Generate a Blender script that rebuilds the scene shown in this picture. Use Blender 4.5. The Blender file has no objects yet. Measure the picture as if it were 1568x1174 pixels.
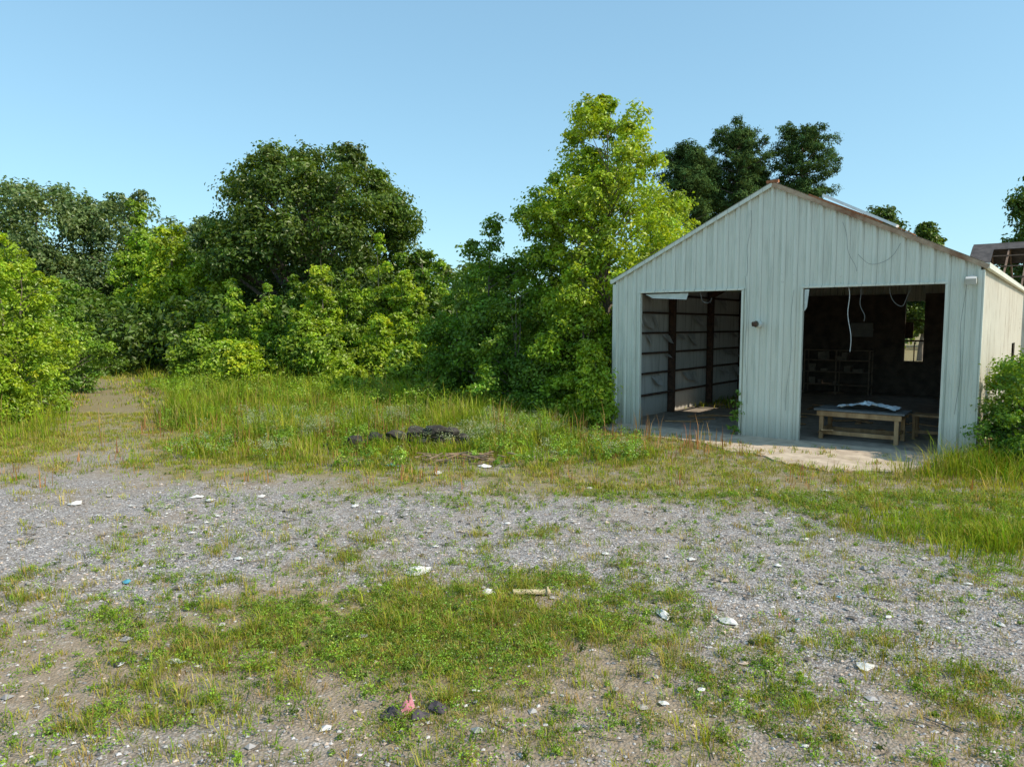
import bpy, bmesh, math, random
import numpy as np
from mathutils import Vector, Matrix
rng=np.random.default_rng(7); random.seed(7)
scene=bpy.context.scene
coll=scene.collection

# ------------------------------------------------------------ helpers
def mesh_np(name,V,groups,cols=None,mats=(),smooth=False,link=True):
    """groups: list of (faces (n,k) array, material index)"""
    V=np.asarray(V,dtype=np.float32)
    me=bpy.data.meshes.new(name)
    me.vertices.add(len(V)); me.vertices.foreach_set("co",V.ravel())
    idx=np.concatenate([np.asarray(f).ravel() for f,_ in groups]).astype(np.int32)
    sizes=np.concatenate([np.full(len(f),np.asarray(f).shape[1]) for f,_ in groups])
    mi=np.concatenate([np.full(len(f),m) for f,m in groups]).astype(np.int32)
    me.loops.add(len(idx)); me.loops.foreach_set("vertex_index",idx)
    st=np.concatenate([[0],np.cumsum(sizes)[:-1]]).astype(np.int32)
    me.polygons.add(len(sizes)); me.polygons.foreach_set("loop_start",st)
    me.polygons.foreach_set("material_index",mi)
    me.polygons.foreach_set("use_smooth",np.full(len(sizes),smooth,dtype=bool))
    me.update(calc_edges=True)
    if cols is not None:
        ca=me.color_attributes.new("Col",'FLOAT_COLOR','POINT')
        c=np.ones((len(V),4),dtype=np.float32); c[:,:3]=cols
        ca.data.foreach_set("color",c.ravel())
    for m in mats: me.materials.append(m)
    ob=bpy.data.objects.new(name,me)
    if link: coll.objects.link(ob)
    return ob

def unit(a): return a/np.maximum(np.linalg.norm(a,axis=-1,keepdims=True),1e-9)
TAB=np.random.default_rng(3).random((8,256,256)).astype(np.float32)
def vn(x,y,s,seed=0):
    x=np.asarray(x,float)*s+1000.3; y=np.asarray(y,float)*s+1000.7
    xi=np.floor(x).astype(int); yi=np.floor(y).astype(int)
    fx=x-xi; fy=y-yi; fx=fx*fx*(3-2*fx); fy=fy*fy*(3-2*fy)
    T=TAB[seed%8]; g=lambda a,b:T[a&255,b&255]
    return (g(xi,yi)*(1-fx)+g(xi+1,yi)*fx)*(1-fy)+(g(xi,yi+1)*(1-fx)+g(xi+1,yi+1)*fx)*fy
def fbm(x,y,s,seed=0):
    return .5*vn(x,y,s,seed)+.3*vn(x,y,s*2.1,seed+1)+.2*vn(x,y,s*4.3,seed+2)
def sst(a,b,x):
    t=np.clip((x-a)/(b-a),0,1); return t*t*(3-2*t)

# building frame
L0=np.array([3.14,21.5]); A=np.array([.784,-.621]); B=np.array([.621,.784]); W=9.18; DEP=15.0
EAVE=4.34; RIDGE=6.60
def loc(x,y):
    dx=x-L0[0]; dy=y-L0[1]
    return dx*A[0]+dy*A[1], dx*B[0]+dy*B[1]
APR=[(-.1,-1.0),(2,-1.5),(4.2,-2.1),(5.6,-2.7),(6.9,-3.3),(8.0,-2.9),(9.0,-1.6),(9.3,-.3)]
def on_slab(x,y,m=0.0):
    s,t=loc(x,y)
    edge=np.interp(s,[p[0] for p in APR],[p[1] for p in APR])
    return (s>-.05)&(s<9.3)&(t>edge+.25+m+.7*(vn(x,y,2.5,5)-.5))&(t<DEP+.1)

# ------------------------------------------------------------ land cover
TRK=np.array([(-7.5,12.5),(-8.8,14.5),(-10.2,18),(-12.8,23),(-17,30),(-21,36),(-27,43)])
def trackdist(x,y):
    d=np.full(np.shape(x),1e9)
    for i in range(len(TRK)-1):
        p,q=TRK[i],TRK[i+1]; v=q-p
        t=np.clip(((x-p[0])*v[0]+(y-p[1])*v[1])/(v@v),0,1)
        d=np.minimum(d,np.hypot(x-p[0]-t*v[0],y-p[1]-t*v[1]))
    return d
def upb(x): return np.interp(x,[-14,-9,-4,0,2.5,4.6,5.6,6.4,12],[14.2,13.0,12.6,11.9,11.4,11.0,9.6,8.7,8.0])
def cover(x,y):
    """returns grass cover, gravel amount"""
    n=fbm(x,y,.55,0); n2=fbm(x,y,1.6,3); n3=fbm(x,y,4.5,2)
    up=sst(-.9,1.7,y-upb(x)+2.6*(n-.5)+2.0*(n2-.5)+1.6*(n3-.5))
    up=up*(1-.5*sst(.5,.7,n3)*(y<17))
    td=trackdist(x,y)+1.8*(n2-.5)+1.2*(n3-.5)
    tr=1-sst(.3,1.5,td)
    tr=tr*(1-.8*sst(18,26,y))*(1-.5*sst(15,18,y))
    up=up*(1-.9*tr)
    bp=np.exp(-(((x+1.1)/.9)**2+((y-15.2)/.8)**2)); up=up*(1-.75*bp)
    fore=np.exp(-(((y-6.7)/1.5)**2+((x+1.0)/3.4)**2))
    fore2=np.exp(-(((y-8.1)/.5)**2+((x-.4)/.9)**2))*.8
    left=np.exp(-(((y-5.5)/1.3)**2+((x-1.5)/4.0)**2))*.45
    fr=sst(.48,1.0,.5*np.maximum(np.maximum(fore,fore2),left)+.55*n2+.38*n3)
    low=sst(.47,.78,.55*n2+.45*n3)*np.where(y<8.5,.62,.2)
    g=np.clip(np.maximum(np.maximum(up,fr),low),0,1)
    band=sst(7.0,8.6,y+1.4*(n-.5)+1.0*(n2-.5)-np.interp(x,[-6,0,2,6],[0,0,-1.6,-2.2]))*(1-up)
    grav=np.clip(.3+.65*band+.55*(n-.5)+.4*(n2-.5)-.35*fore-.4*tr,0,1)
    return g,grav
def hgt(x,y):
    h=.05*(fbm(x,y,.5,4)-.5)+.02*(vn(x,y,3,1)-.5)
    s,t=loc(x,y); ins=(s>-1)&(s<10.3)&(t>-4)&(t<16)
    h=np.where(ins,np.minimum(h,0)*.5-.01,h)
    return h

# ------------------------------------------------------------ materials
def newmat(name):
    m=bpy.data.materials.new(name); m.use_nodes=True; nt=m.node_tree; nt.nodes.clear()
    out=nt.nodes.new("ShaderNodeOutputMaterial")
    return m,nt,out
class N:
    def __init__(s,nt): s.nt=nt
    def __call__(s,t,ins=None,**kw):
        n=s.nt.nodes.new(t)
        for k,v in kw.items(): setattr(n,k,v)
        for k,v in (ins or {}).items():
            if isinstance(v,bpy.types.NodeSocket): s.nt.links.new(v,n.inputs[k])
            else: n.inputs[k].default_value=v
        return n
def ramp(g,fac,stops,interp='LINEAR'):
    r=g("ShaderNodeValToRGB",{"Fac":fac}); cr=r.color_ramp; cr.interpolation=interp
    while len(cr.elements)<len(stops): cr.elements.new(.5)
    for e,(p,c) in zip(cr.elements,stops):
        e.position=p; e.color=(*c,1) if len(c)==3 else c
    return r.outputs[0]
def mix(g,f,a,b,bt='MIX'):
    n=g("ShaderNodeMix",data_type='RGBA',blend_type=bt)
    for i,v in ((0,f),(6,a),(7,b)):
        if isinstance(v,bpy.types.NodeSocket): g.nt.links.new(v,n.inputs[i])
        else: n.inputs[i].default_value=(v if i==0 else (*v,1))
    return n.outputs[2]
def mth(g,op,a,b=0.0):
    n=g("ShaderNodeMath",operation=op)
    for i,v in ((0,a),(1,b)):
        if isinstance(v,bpy.types.NodeSocket): g.nt.links.new(v,n.inputs[i])
        else: n.inputs[i].default_value=v
    return n.outputs[0]
def leafmat(name,trans=.35,gloss=.04,tm=(1.35,1.2,.3)):
    m,nt,out=newmat(name); g=N(nt)
    at=g("ShaderNodeAttribute",attribute_name="Col")
    p=g("ShaderNodeBsdfDiffuse",{"Color":at.outputs[0]})
    tc=mix(g,1.0,at.outputs[0],tm,'MULTIPLY')
    t=g("ShaderNodeBsdfTranslucent",{"Color":tc})
    ms=g("ShaderNodeMixShader",{0:trans,1:p.outputs[0],2:t.outputs[0]})
    if gloss:
        gl=g("ShaderNodeBsdfGlossy",{"Color":(.9,.9,.8,1),"Roughness":.45})
        ms=g("ShaderNodeMixShader",{0:gloss,1:ms.outputs[0],2:gl.outputs[0]})
    nt.links.new(ms.outputs[0],out.inputs[0]); return m
def simplemat(name,c1,c2,scale=6,rough=.8,bump=.3,stretch=(1,1,1),metal=0,detail=6):
    m,nt,out=newmat(name); g=N(nt)
    tc=g("ShaderNodeTexCoord"); mp=g("ShaderNodeMapping",{0:tc.outputs["Object"],"Scale":stretch})
    no=g("ShaderNodeTexNoise",{"Vector":mp.outputs[0],"Scale":scale,"Detail":detail,"Roughness":.65})
    c=ramp(g,no.outputs[0],[(.32,c1),(.68,c2)])
    bp=g("ShaderNodeBump",{"Height":no.outputs[0],"Strength":bump,"Distance":.02})
    p=g("ShaderNodeBsdfPrincipled",{"Base Color":c,"Roughness":rough,"Metallic":metal,"Normal":bp.outputs[0]})
    nt.links.new(p.outputs[0],out.inputs[0]); return m
def attrmat(name,rough=.85):
    m,nt,out=newmat(name); g=N(nt)
    at=g("ShaderNodeAttribute",attribute_name="Col")
    p=g("ShaderNodeBsdfDiffuse",{"Color":at.outputs[0]})
    nt.links.new(p.outputs[0],out.inputs[0]); return m
M_leaf=leafmat("leaf_foliage"); M_grass=leafmat("grass_blade",.3,.0)
M_needle=leafmat("pine_needle",.15,.0)
M_bark=simplemat("bark",(.09,.07,.055),(.26,.21,.165),9,.95,.8,(1,1,.25))
M_stone=attrmat("pebble_stone")
def metalwall(name,base,dark,rust=.5,rough=.5,ribline=0.0):
    m,nt,out=newmat(name); g=N(nt)
    tc=g("ShaderNodeTexCoord")
    mp=g("ShaderNodeMapping",{0:tc.outputs["Object"],"Scale":(5,5,.35)})
    st=g("ShaderNodeTexNoise",{"Vector":mp.outputs[0],"Scale":1.6,"Detail":8,"Roughness":.7})
    big=g("ShaderNodeTexNoise",{"Vector":tc.outputs["Object"],"Scale":.9,"Detail":5})
    fine=g("ShaderNodeTexNoise",{"Vector":tc.outputs["Object"],"Scale":14,"Detail":8,"Roughness":.7})
    c=ramp(g,st.outputs[0],[(.25,dark),(.5,base),(.8,tuple(min(1,v*1.08) for v in base))])
    c=mix(g,mth(g,'MULTIPLY',big.outputs[0],.3),c,dark)
    sx=g("ShaderNodeSeparateXYZ",{0:tc.outputs["Object"]})
    if ribline:   # rib shading painted into the colour: a dark line beside each rib
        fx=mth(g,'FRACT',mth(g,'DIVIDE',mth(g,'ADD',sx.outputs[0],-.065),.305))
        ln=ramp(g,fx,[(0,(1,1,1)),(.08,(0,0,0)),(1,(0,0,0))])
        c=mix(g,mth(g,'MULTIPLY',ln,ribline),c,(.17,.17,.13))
    pr=mth(g,'MULTIPLY',fine.outputs[0],st.outputs[0])
    rf=ramp(g,pr,[(.35,(0,0,0)),(.41,(1,1,1))])
    rb=ramp(g,big.outputs[0],[(.48,(0,0,0)),(.6,(1,1,1))])
    f=mth(g,'MULTIPLY',mth(g,'MULTIPLY',rf,rb),rust)
    c=mix(g,f,c,(.18,.10,.06))
    gz=mth(g,'SUBTRACT',1.0,mth(g,'MULTIPLY',sx.outputs[2],1.3))
    gzc=g("ShaderNodeClamp",{0:mth(g,'ADD',gz,mth(g,'MULTIPLY',mth(g,'SUBTRACT',st.outputs[0],.5),1.8))}).outputs[0]
    c=mix(g,mth(g,'MULTIPLY',gzc,.5),c,(.25,.2,.14))
    bp=g("ShaderNodeBump",{"Height":big.outputs[0],"Strength":.4,"Distance":.06})
    bp2=g("ShaderNodeBump",{"Height":fine.outputs[0],"Strength":.1,"Distance":.01,"Normal":bp.outputs[0]})
    p=g("ShaderNodeBsdfPrincipled",{"Base Color":c,"Roughness":rough,"Normal":bp2.outputs[0],"Specular IOR Level":.4})
    nt.links.new(p.outputs[0],out.inputs[0]); return m
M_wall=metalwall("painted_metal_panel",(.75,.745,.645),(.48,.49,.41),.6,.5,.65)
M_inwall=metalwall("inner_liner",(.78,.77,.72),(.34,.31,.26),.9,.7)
M_trim=metalwall("trim_paint",(.76,.71,.60),(.44,.36,.27),.9)
M_rust=simplemat("rusty_steel",(.04,.025,.018),(.14,.07,.04),9,.85,.4)
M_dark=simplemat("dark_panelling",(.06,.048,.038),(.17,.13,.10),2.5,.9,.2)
M_wood=simplemat("weathered_wood",(.28,.15,.065),(.52,.32,.16),6,.85,.4,(1,1,.2))
M_wood2=simplemat("pale_plank",(.48,.36,.18),(.64,.52,.32),9,.85,.3)
# ground material
m,nt,out=newmat("gravel_ground"); g=N(nt); M_ground=m
tc=g("ShaderNodeTexCoord"); O=tc.outputs["Object"]
at=g("ShaderNodeAttribute",attribute_name="Col"); sp=g("ShaderNodeSeparateColor",{0:at.outputs[0]})
v1=g("ShaderNodeTexVoronoi",{"Vector":O,"Scale":38,"Randomness":1.0}); v2=g("ShaderNodeTexVoronoi",{"Vector":O,"Scale":17})
nb=g("ShaderNodeTexNoise",{"Vector":O,"Scale":.7,"Detail":8,"Roughness":.65})
nf=g("ShaderNodeTexNoise",{"Vector":O,"Scale":7,"Detail":10,"Roughness":.75})
nx=g("ShaderNodeTexNoise",{"Vector":O,"Scale":60,"Detail":6,"Roughness":.7})
vs=g("ShaderNodeSeparateColor",{0:v1.outputs["Color"]}); vs2=g("ShaderNodeSeparateColor",{0:v2.outputs["Color"]})
grav=ramp(g,vs.outputs[0],[(0,(.21,.19,.185)),(.45,(.42,.385,.375)),(.85,(.58,.54,.53)),(1,(.78,.74,.70))])
grav2=ramp(g,vs2.outputs[1],[(0,(.29,.265,.25)),(.7,(.52,.475,.45)),(1,(.68,.63,.59))])
grav=mix(g,ramp(g,nf.outputs[0],[(.45,(0,0,0)),(.6,(1,1,1))]),grav,grav2)
edge=ramp(g,v1.outputs["Distance"],[(.25,(1,1,1)),(.75,(.5,.48,.45))])
grav=mix(g,1.0,grav,edge,'MULTIPLY')
dirt=ramp(g,nf.outputs[0],[(.25,(.21,.155,.105)),(.5,(.38,.295,.21)),(.75,(.54,.44,.325))])
dirt=mix(g,mth(g,'MULTIPLY',nx.outputs[0],.5),dirt,(.23,.175,.12))
gf=mth(g,'ADD',sp.outputs[1],mth(g,'MULTIPLY',mth(g,'SUBTRACT',nf.outputs[0],.5),2.4))
gf=g("ShaderNodeClamp",{0:mth(g,'ADD',gf,mth(g,'MULTIPLY',mth(g,'SUBTRACT',nb.outputs[0],.5),2.0))}).outputs[0]
base=mix(g,gf,dirt,grav)
und=ramp(g,nf.outputs[0],[(.3,(.13,.12,.03)),(.5,(.24,.195,.065)),(.72,(.35,.265,.13))])
uf=mth(g,'ADD',mth(g,'SUBTRACT',mth(g,'MULTIPLY',sp.outputs[0],1.3),.42),mth(g,'MULTIPLY',mth(g,'SUBTRACT',nf.outputs[0],.5),2.2))
uf=mth(g,'MULTIPLY',g("ShaderNodeClamp",{0:uf}).outputs[0],.8)
base=mix(g,uf,base,und)
hh=mth(g,'ADD',mth(g,'MULTIPLY',v1.outputs["Distance"],-.6),mth(g,'MULTIPLY',nf.outputs[0],1.2))
bp=g("ShaderNodeBump",{"Height":hh,"Strength":.8,"Distance":.03})
p=g("ShaderNodeBsdfPrincipled",{"Base Color":base,"Roughness":.95,"Specular IOR Level":.15,"Normal":bp.outputs[0]})
nt.links.new(p.outputs[0],out.inputs[0])
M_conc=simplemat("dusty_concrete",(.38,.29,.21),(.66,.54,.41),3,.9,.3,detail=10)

# ------------------------------------------------------------ ground
def axis(a,b,st,far,extra=None):
    near=np.arange(a,b+1e-6,st)
    if extra: near=np.concatenate([near,np.arange(b+.4,extra,.4)])
    k=np.cumsum(1.35**np.arange(0,26)*st*2)
    k=k[k<far]; return np.concatenate([a-k[::-1],near,near[-1]+k])
xs=axis(-24,18,.14,4000); xs=np.unique(np.concatenate([xs[xs<-40],np.arange(-40,-24,.4),xs[xs>=-24]]))
ys=axis(-1,32,.14,4000,extra=56)
X,Y=np.meshgrid(xs,ys); nx_,ny_=len(xs),len(ys)
x=X.ravel(); y=Y.ravel()
G,GR=cover(x,y)
z=hgt(x,y)
V=np.stack([x,y,z],1)
i=np.arange(nx_*ny_).reshape(ny_,nx_)
F=np.stack([i[:-1,:-1].ravel(),i[:-1,1:].ravel(),i[1:,1:].ravel(),i[1:,:-1].ravel()],1)
mesh_np("ground",V,[(F,0)],np.stack([G,GR,np.zeros_like(G)],1),[M_ground],smooth=True)

# ------------------------------------------------------------ grass
def blades(P,H,Wd,lean,az,col):
    n=len(P); d=np.stack([np.cos(az),np.sin(az),np.zeros(n)],1); s=np.stack([-np.sin(az),np.cos(az),np.zeros(n)],1)
    up=np.array([0,0,1.0]); H=H[:,None]; Wd=Wd[:,None]; lean=lean[:,None]
    mid=P+d*lean*.35*H+up*H*.6; tip=P+d*lean*H+up*H*(1-.25*lean)
    V=np.stack([P-s*Wd/2,P+s*Wd/2,mid-s*Wd*.4,mid+s*Wd*.4,tip],1).reshape(-1,3)
    b=np.arange(n)[:,None]*5
    Q=b+np.array([0,1,3,2]); T=b+np.array([2,3,4])
    return V,Q,T,np.repeat(col,5,0)
def grass_obj(name,P,H,Wd,lean,az,col):
    V,Q,T,C=blades(P,H,Wd,lean,az,col)
    return mesh_np(name,V,[(Q,0),(T,0)],C,[M_grass])
def gcol(n,pal,w):
    pal=np.array(pal); k=rng.choice(len(pal),n,p=np.array(w)/np.sum(w))
    return np.clip(pal[k]*(1+.25*rng.standard_normal((n,1)))*(1+.06*rng.standard_normal((n,3))),.008,.8)
PAL=[(.12,.24,.018),(.24,.34,.024),(.38,.38,.04),(.50,.39,.14),(.36,.21,.09)]
def sample(n,x0,x1,y0,y1,fn,cone=True):
    xs=[];c=0
    while c<n:
        m=n*2
        y=rng.uniform(y0,y1,m); x=rng.uniform(x0,x1,m)
        k=rng.random(m)<fn(x,y)
        if cone: k&=np.abs(x)<y*.80+1.5
        x=x[k];y=y[k]; xs.append(np.stack([x,y],1)); c+=len(x)
        if len(x)==0: break
    return np.concatenate(xs)[:n]
def tufts(name,C,per,hm,wd,spread,pal,w,leanr=(.2,.9),hv=.35):
    n=len(C); k=np.repeat(np.arange(n),per)
    hs=hm(C[:,0],C[:,1])*(1+hv*rng.standard_normal(n)).clip(.35,2)
    off=rng.standard_normal((n*per,2))*spread
    xy=C[k]+off; z=hgt(xy[:,0],xy[:,1])-.005
    P=np.column_stack([xy,z]); H=hs[k]*rng.uniform(.45,1.1,n*per)
    az=np.arctan2(off[:,1],off[:,0])+rng.normal(0,.9,n*per)
    tc=gcol(n,pal,w)[k]; col=np.clip(tc*.6+gcol(n*per,pal,w)*.4,.01,.8)
    return grass_obj(name,P,H,np.full(n*per,wd)*rng.uniform(.6,1.3,n*per),rng.uniform(*leanr,n*per),az,col)
free=lambda x,y:~on_slab(x,y)
C=sample(8500,-6,8,4.2,10.5,lambda x,y:(cover(x,y)[0]**1.2*.85+.035)*free(x,y))
tufts("short_grass",C,12,lambda x,y:.035+.075*vn(x,y,1.3,2)+.10*(vn(x,y,7,5)>.86),.0065,.035,PAL,[3.2,4,4,4,2.2],(.3,1.1))
C=sample(14500,-16,16,9.5,24,lambda x,y:(cover(x,y)[0]*.85*(.25+.75*sst(.35,.62,fbm(x,y,1.1,5)))+.02)*free(x,y))
tufts("meadow_grass",C,11,lambda x,y:.05+.09*fbm(x,y,.7,6)+.12*(vn(x,y,3.1,2)>.84),.011,.07,PAL,[2.8,4.6,5,4.2,2.0])
def tallf(x,y):
    g=cover(x,y)[0]
    d=sst(14,17.0,y+3*(fbm(x,y,.5,1)-.5))*sst(1.6,3.0,trackdist(x,y)+2*(vn(x,y,.8,2)-.5))
    right=(x>-11)&(x<3.4)
    lft=(x<-10)*.3
    s,t=loc(x,y)
    near=np.exp(-((t+2.0)/1.5)**2)*(s>0)*(s<9)
    patch=.15+.85*sst(.38,.6,fbm(x,y,1.1,4))
    return g*patch*np.clip(d*(right*1.0+lft)*(1-.9*near),0,1)*free(x,y)*(~((s>-.3)&(t>-3.2)&(s<10)))
C=sample(7500,-26,4,13.5,38,tallf)
tufts("tall_meadow_grass",C,15,lambda x,y:.18+.55*sst(.35,.75,fbm(x,y,.8,2))*sst(14,19,y)+.15*sst(20,25,y),.017,.14,PAL,[5,7,4.5,2.0,.6],(.1,.8),.5)
def rightf(x,y):
    a=np.exp(-(((x-11.0)/1.8)**2+((y-14.2)/.9)**2)); b=.6*np.exp(-(((x-7.4)/1.4)**2+((y-10.0)/.8)**2))
    return np.clip(a+b,0,1)*(.15+.85*sst(.38,.6,fbm(x,y,1.4,2)))*free(x,y)
C=sample(1200,5,14,8,16,rightf)
tufts("tall_grass_clump",C,19,lambda x,y:.10+.18*vn(x,y,1,3)+.26*(y>12.5),.012,.10,PAL,[5,7,3,2,.6],(.15,.9),.5)
C=sample(9500,-45,10,25,60,lambda x,y:.25+.75*(trackdist(x,y)>.8))
tufts("far_field_grass",C,9,lambda x,y:.14+.28*vn(x,y,.4,3)*(trackdist(x,y)>2.2),.035,.2,PAL,[4,5,4,4,1],(.1,.6))

# ------------------------------------------------------------ leaves
def leafquads(Cn,nrm,size,col,asp=.62):
    n=len(Cn); r=rng.standard_normal((n,3)); d=unit(np.cross(nrm,r)); s=np.cross(nrm,d)
    sz=size[:,None] if np.ndim(size) else size
    fold=nrm*sz*.12
    V=np.stack([Cn-d*sz*.5,Cn+s*sz*.5*asp+fold,Cn+d*sz*.5-fold,Cn-s*sz*.5*asp+fold],1).reshape(-1,3)
    Q=np.arange(n*4).reshape(n,4)
    return V,Q,np.repeat(col,4,0)
def outside(pos):
    s,t=loc(pos[:,0],pos[:,1])
    return ~((s>-.12)&(s<W+.12)&(t>-.12)&(t<DEP+.2)&(pos[:,2]<EAVE+.1+(RIDGE-EAVE)*(1-np.abs(s-W/2)/(W/2))+.15))
def clumpleaves(cc,cr,nsub,nleaf,size,col,flat=.75,subr=.32,colvar=.18,upw=.5):
    m=len(cc); ka=np.repeat(np.arange(m),nsub)
    d=unit(rng.standard_normal((m*nsub,3))+np.array([0,0,.25])); rho=rng.random(m*nsub)**.42
    R=cr[ka][:,None]
    sub=cc[ka]+d*rho[:,None]*R*np.array([1,1,flat])
    kb=np.repeat(np.arange(m*nsub),nleaf)
    off=rng.standard_normal((len(kb),3))*np.array([1,1,.7])*subr*.6*cr[ka][kb][:,None]
    pos=sub[kb]+off
    nr=unit(d[kb]*.6+unit(off+1e-6)*.35+np.array([0,0,upw])+rng.standard_normal((len(kb),3))*.45)
    cv=1+colvar*rng.standard_normal((m,1)); sv=1+colvar*.7*rng.standard_normal((m*nsub,1))
    hue=rng.normal(0,.12,(m*nsub,1))*np.array([1,.3,-.2])
    c=np.array(col)*cv[ka][kb]*sv[kb]*(1+.15*rng.standard_normal((len(kb),1)))*(1+hue[kb])
    return pos,nr,size*rng.uniform(.6,1.3,len(kb)),np.clip(c,.008,.6)
def tube(pts,rad,sides=6):
    pts=np.array(pts,float); n=len(pts); tan=unit(np.gradient(pts,axis=0))
    a=np.cross(tan,np.array([.13,.97,.2])); a=unit(a); b=np.cross(tan,a)
    th=np.arange(sides)*2*np.pi/sides
    V=(pts[:,None,:]+np.array(rad)[:,None,None]*(np.cos(th)[None,:,None]*a[:,None,:]+np.sin(th)[None,:,None]*b[:,None,:])).reshape(-1,3)
    Q=[]
    for i in range(n-1):
        for j in range(sides):
            Q.append((i*sides+j,i*sides+(j+1)%sides,(i+1)*sides+(j+1)%sides,(i+1)*sides+j))
    return V,np.array(Q)
def tree(name,x,y,h,prof,ncl,clr,nsub,nleaf,size,col,trunk=.15,limb=.5,inner=.35,mat=None,seed=0,flat=.75,subr=.32,colvar=.18,tbase=0,lean=0,upw=.5,asp=.62,stems=1,lob=1.0,lbend=.10,trmin=.07,grow=0.0,wp=1.5):
    """prof: list of (z fraction, radius m)"""
    zs=np.array([p[0] for p in prof]); rs=np.array([p[1] for p in prof])
    zz=np.linspace(zs[0],zs[-1],200); rr=np.interp(zz,zs,rs); w=rr**wp+.08*rr.max(); w/=w.sum()
    t=rng.choice(zz,ncl,p=w); a=rng.uniform(0,2*np.pi,ncl)
    ph=rng.uniform(0,6.28,3)
    lobes=1+lob*(.16*np.sin(2*a+ph[0]+4*t)+.12*np.sin(3*a+ph[1]-7*t)+.1*rng.standard_normal(ncl))
    R=np.interp(t,zs,rs)*lobes; rho=np.where(rng.random(ncl)<inner,rng.random(ncl)*.7,rng.uniform(.72,1.0,ncl))
    cr=clr*rng.uniform(.6,1.35,ncl)*np.clip(np.interp(t,zs,rs)/rs.max()+.3,.45,1)
    rad=np.maximum(R-cr*.6,.05)*rho
    cc=np.column_stack([x+np.cos(a)*rad+lean*t,y+np.sin(a)*rad,t*h-cr*.45])
    cc[:,2]=np.maximum(cc[:,2],cr*.5)
    pos,nr,sz,c=clumpleaves(cc,cr,nsub,nleaf,size,col,flat,subr,colvar,upw)
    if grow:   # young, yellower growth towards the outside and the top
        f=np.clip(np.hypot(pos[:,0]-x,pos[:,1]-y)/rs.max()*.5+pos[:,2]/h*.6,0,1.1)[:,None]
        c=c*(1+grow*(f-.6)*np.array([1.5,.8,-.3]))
    k=(pos[:,2]>.05)&outside(pos); pos,nr,sz,c=pos[k],nr[k],sz[k],np.clip(c[k],.006,.6)
    VL,QL,CL=leafquads(pos,nr,sz,c,asp)
    Vs=[];Qs=[];o=0
    def add(p,r,s=6):
        nonlocal o
        v,q=tube(p,r,s); Vs.append(v); Qs.append(q+o); o+=len(v)
    for sidx in range(stems):
        n=9; tt=np.linspace(0,1,n); sx=rng.normal(0,.12*(stems>1)*h/3); sy=rng.normal(0,.12*(stems>1)*h/3)
        wob=np.cumsum(rng.normal(0,.018*h*.4,(n,2)),0); wob[0]=0
        P=np.column_stack([x+wob[:,0]+lean*tt+sx*tt,y+wob[:,1]+sy*tt,tt*h*.93-.1])
        add(P,trunk*(1-tt*(1-trmin))*(1+.5*np.exp(-tt*14)),8)
        if sidx==0: TP=P
    sel=np.where((rng.random(ncl)<limb)&outside(cc))[0]
    for j in sel:
        c0=cc[j]; hd=np.hypot(c0[0]-x,c0[1]-y); z0=np.clip(c0[2]-hd*rng.uniform(.4,.9),h*.12+tbase*h*.5,h*.88)
        f=(z0+.1)/(h*.93); b=np.array([np.interp(f,tt,TP[:,q]) for q in range(3)])
        q=np.linspace(0,1,6)[:,None]; mid=(b+c0)/2+np.array([0,0,lbend*hd])+rng.normal(0,.06*hd+.02,3)
        pp=(1-q)**2*b+2*q*(1-q)*mid+q*q*c0
        r0=trunk*(1-f*.9)*.5
        add(pp,r0*(1-.8*q[:,0])+.004,5)
    VB=np.concatenate(Vs); QB=np.concatenate(Qs)
    V=np.concatenate([VB,VL]); C=np.concatenate([np.full((len(VB),3),.1),CL])
    return mesh_np(name,V,[(QB,0),(QL+len(VB),1)],C,[M_bark,mat or M_leaf])
YG=(.31,.44,.022); LG=(.23,.36,.024); MG=(.16,.28,.022); DG=(.09,.155,.018); GG=(.15,.22,.07); PG=(.085,.14,.042)
# big oak
tree("oak_tree",-13.7,50,14.9,[(.14,5),(.3,7.6),(.5,8.6),(.7,8.3),(.85,7.0),(.94,5.4),(1,4.0)],250,1.35,25,17,.27,DG,.65,.5,.2,lob=.4,colvar=.13,grow=.45)
# bright young poplar beside the shed
tree("poplar_tree",3.2,24.3,10.7,[(.06,1.6),(.2,2.5),(.4,2.8),(.6,2.6),(.78,2.25),(.9,1.65),(1,.8)],180,.58,19,17,.135,YG,.13,.6,.3,grow=.5,wp=.9,lob=.8)
tree("poplar_tree",6.3,29.5,8.9,[(.2,1.6),(.5,2.5),(.75,2.0),(1,.6)],70,.7,18,15,.15,YG,.1,.5,grow=.5)
tree("poplar_tree",-.8,26.5,7.0,[(.05,1.8),(.3,2.4),(.6,2.1),(.85,1.3),(1,.5)],85,.62,18,16,.14,MG,.1,.5,grow=.7)
tree("poplar_tree",1.5,26.3,8.6,[(.05,1.6),(.3,2.3),(.6,2.4),(.85,1.6),(1,.6)],95,.65,18,16,.14,LG,.1,.5,grow=.7)
def bush(x,y,h,r,col,size=.15,n=34,name="sapling_bush",cl=.5,nl=13):
    tree(name,x,y,h,[(.06,r*.85),(.3,r),(.6,r*.8),(.85,r*.45),(1,r*.12)],n,cl,15,nl,size,col,.05,.5,.3,stems=3,grow=.6)
for a in [(.2,24.3,4.6,1.6,MG),(1.5,22.8,3.6,1.3,LG),(2.4,21.4,2.6,.9,YG),(2.1,22.3,5.0,1.2,YG),(-2.2,27.5,5.0,1.6,MG),(.8,23.0,2.2,1.0,MG)]:
    bush(*a,size=.12,n=44,nl=17)
def spire(x,y,h,r,col):
    tree("sapling_tree",x,y,h,[(.08,r*.8),(.25,r),(.5,r*.8),(.75,r*.5),(.92,r*.25),(1,r*.1)],60,.5,15,14,.17,col,.06,.5,.3,stems=1,grow=.6)
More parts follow.
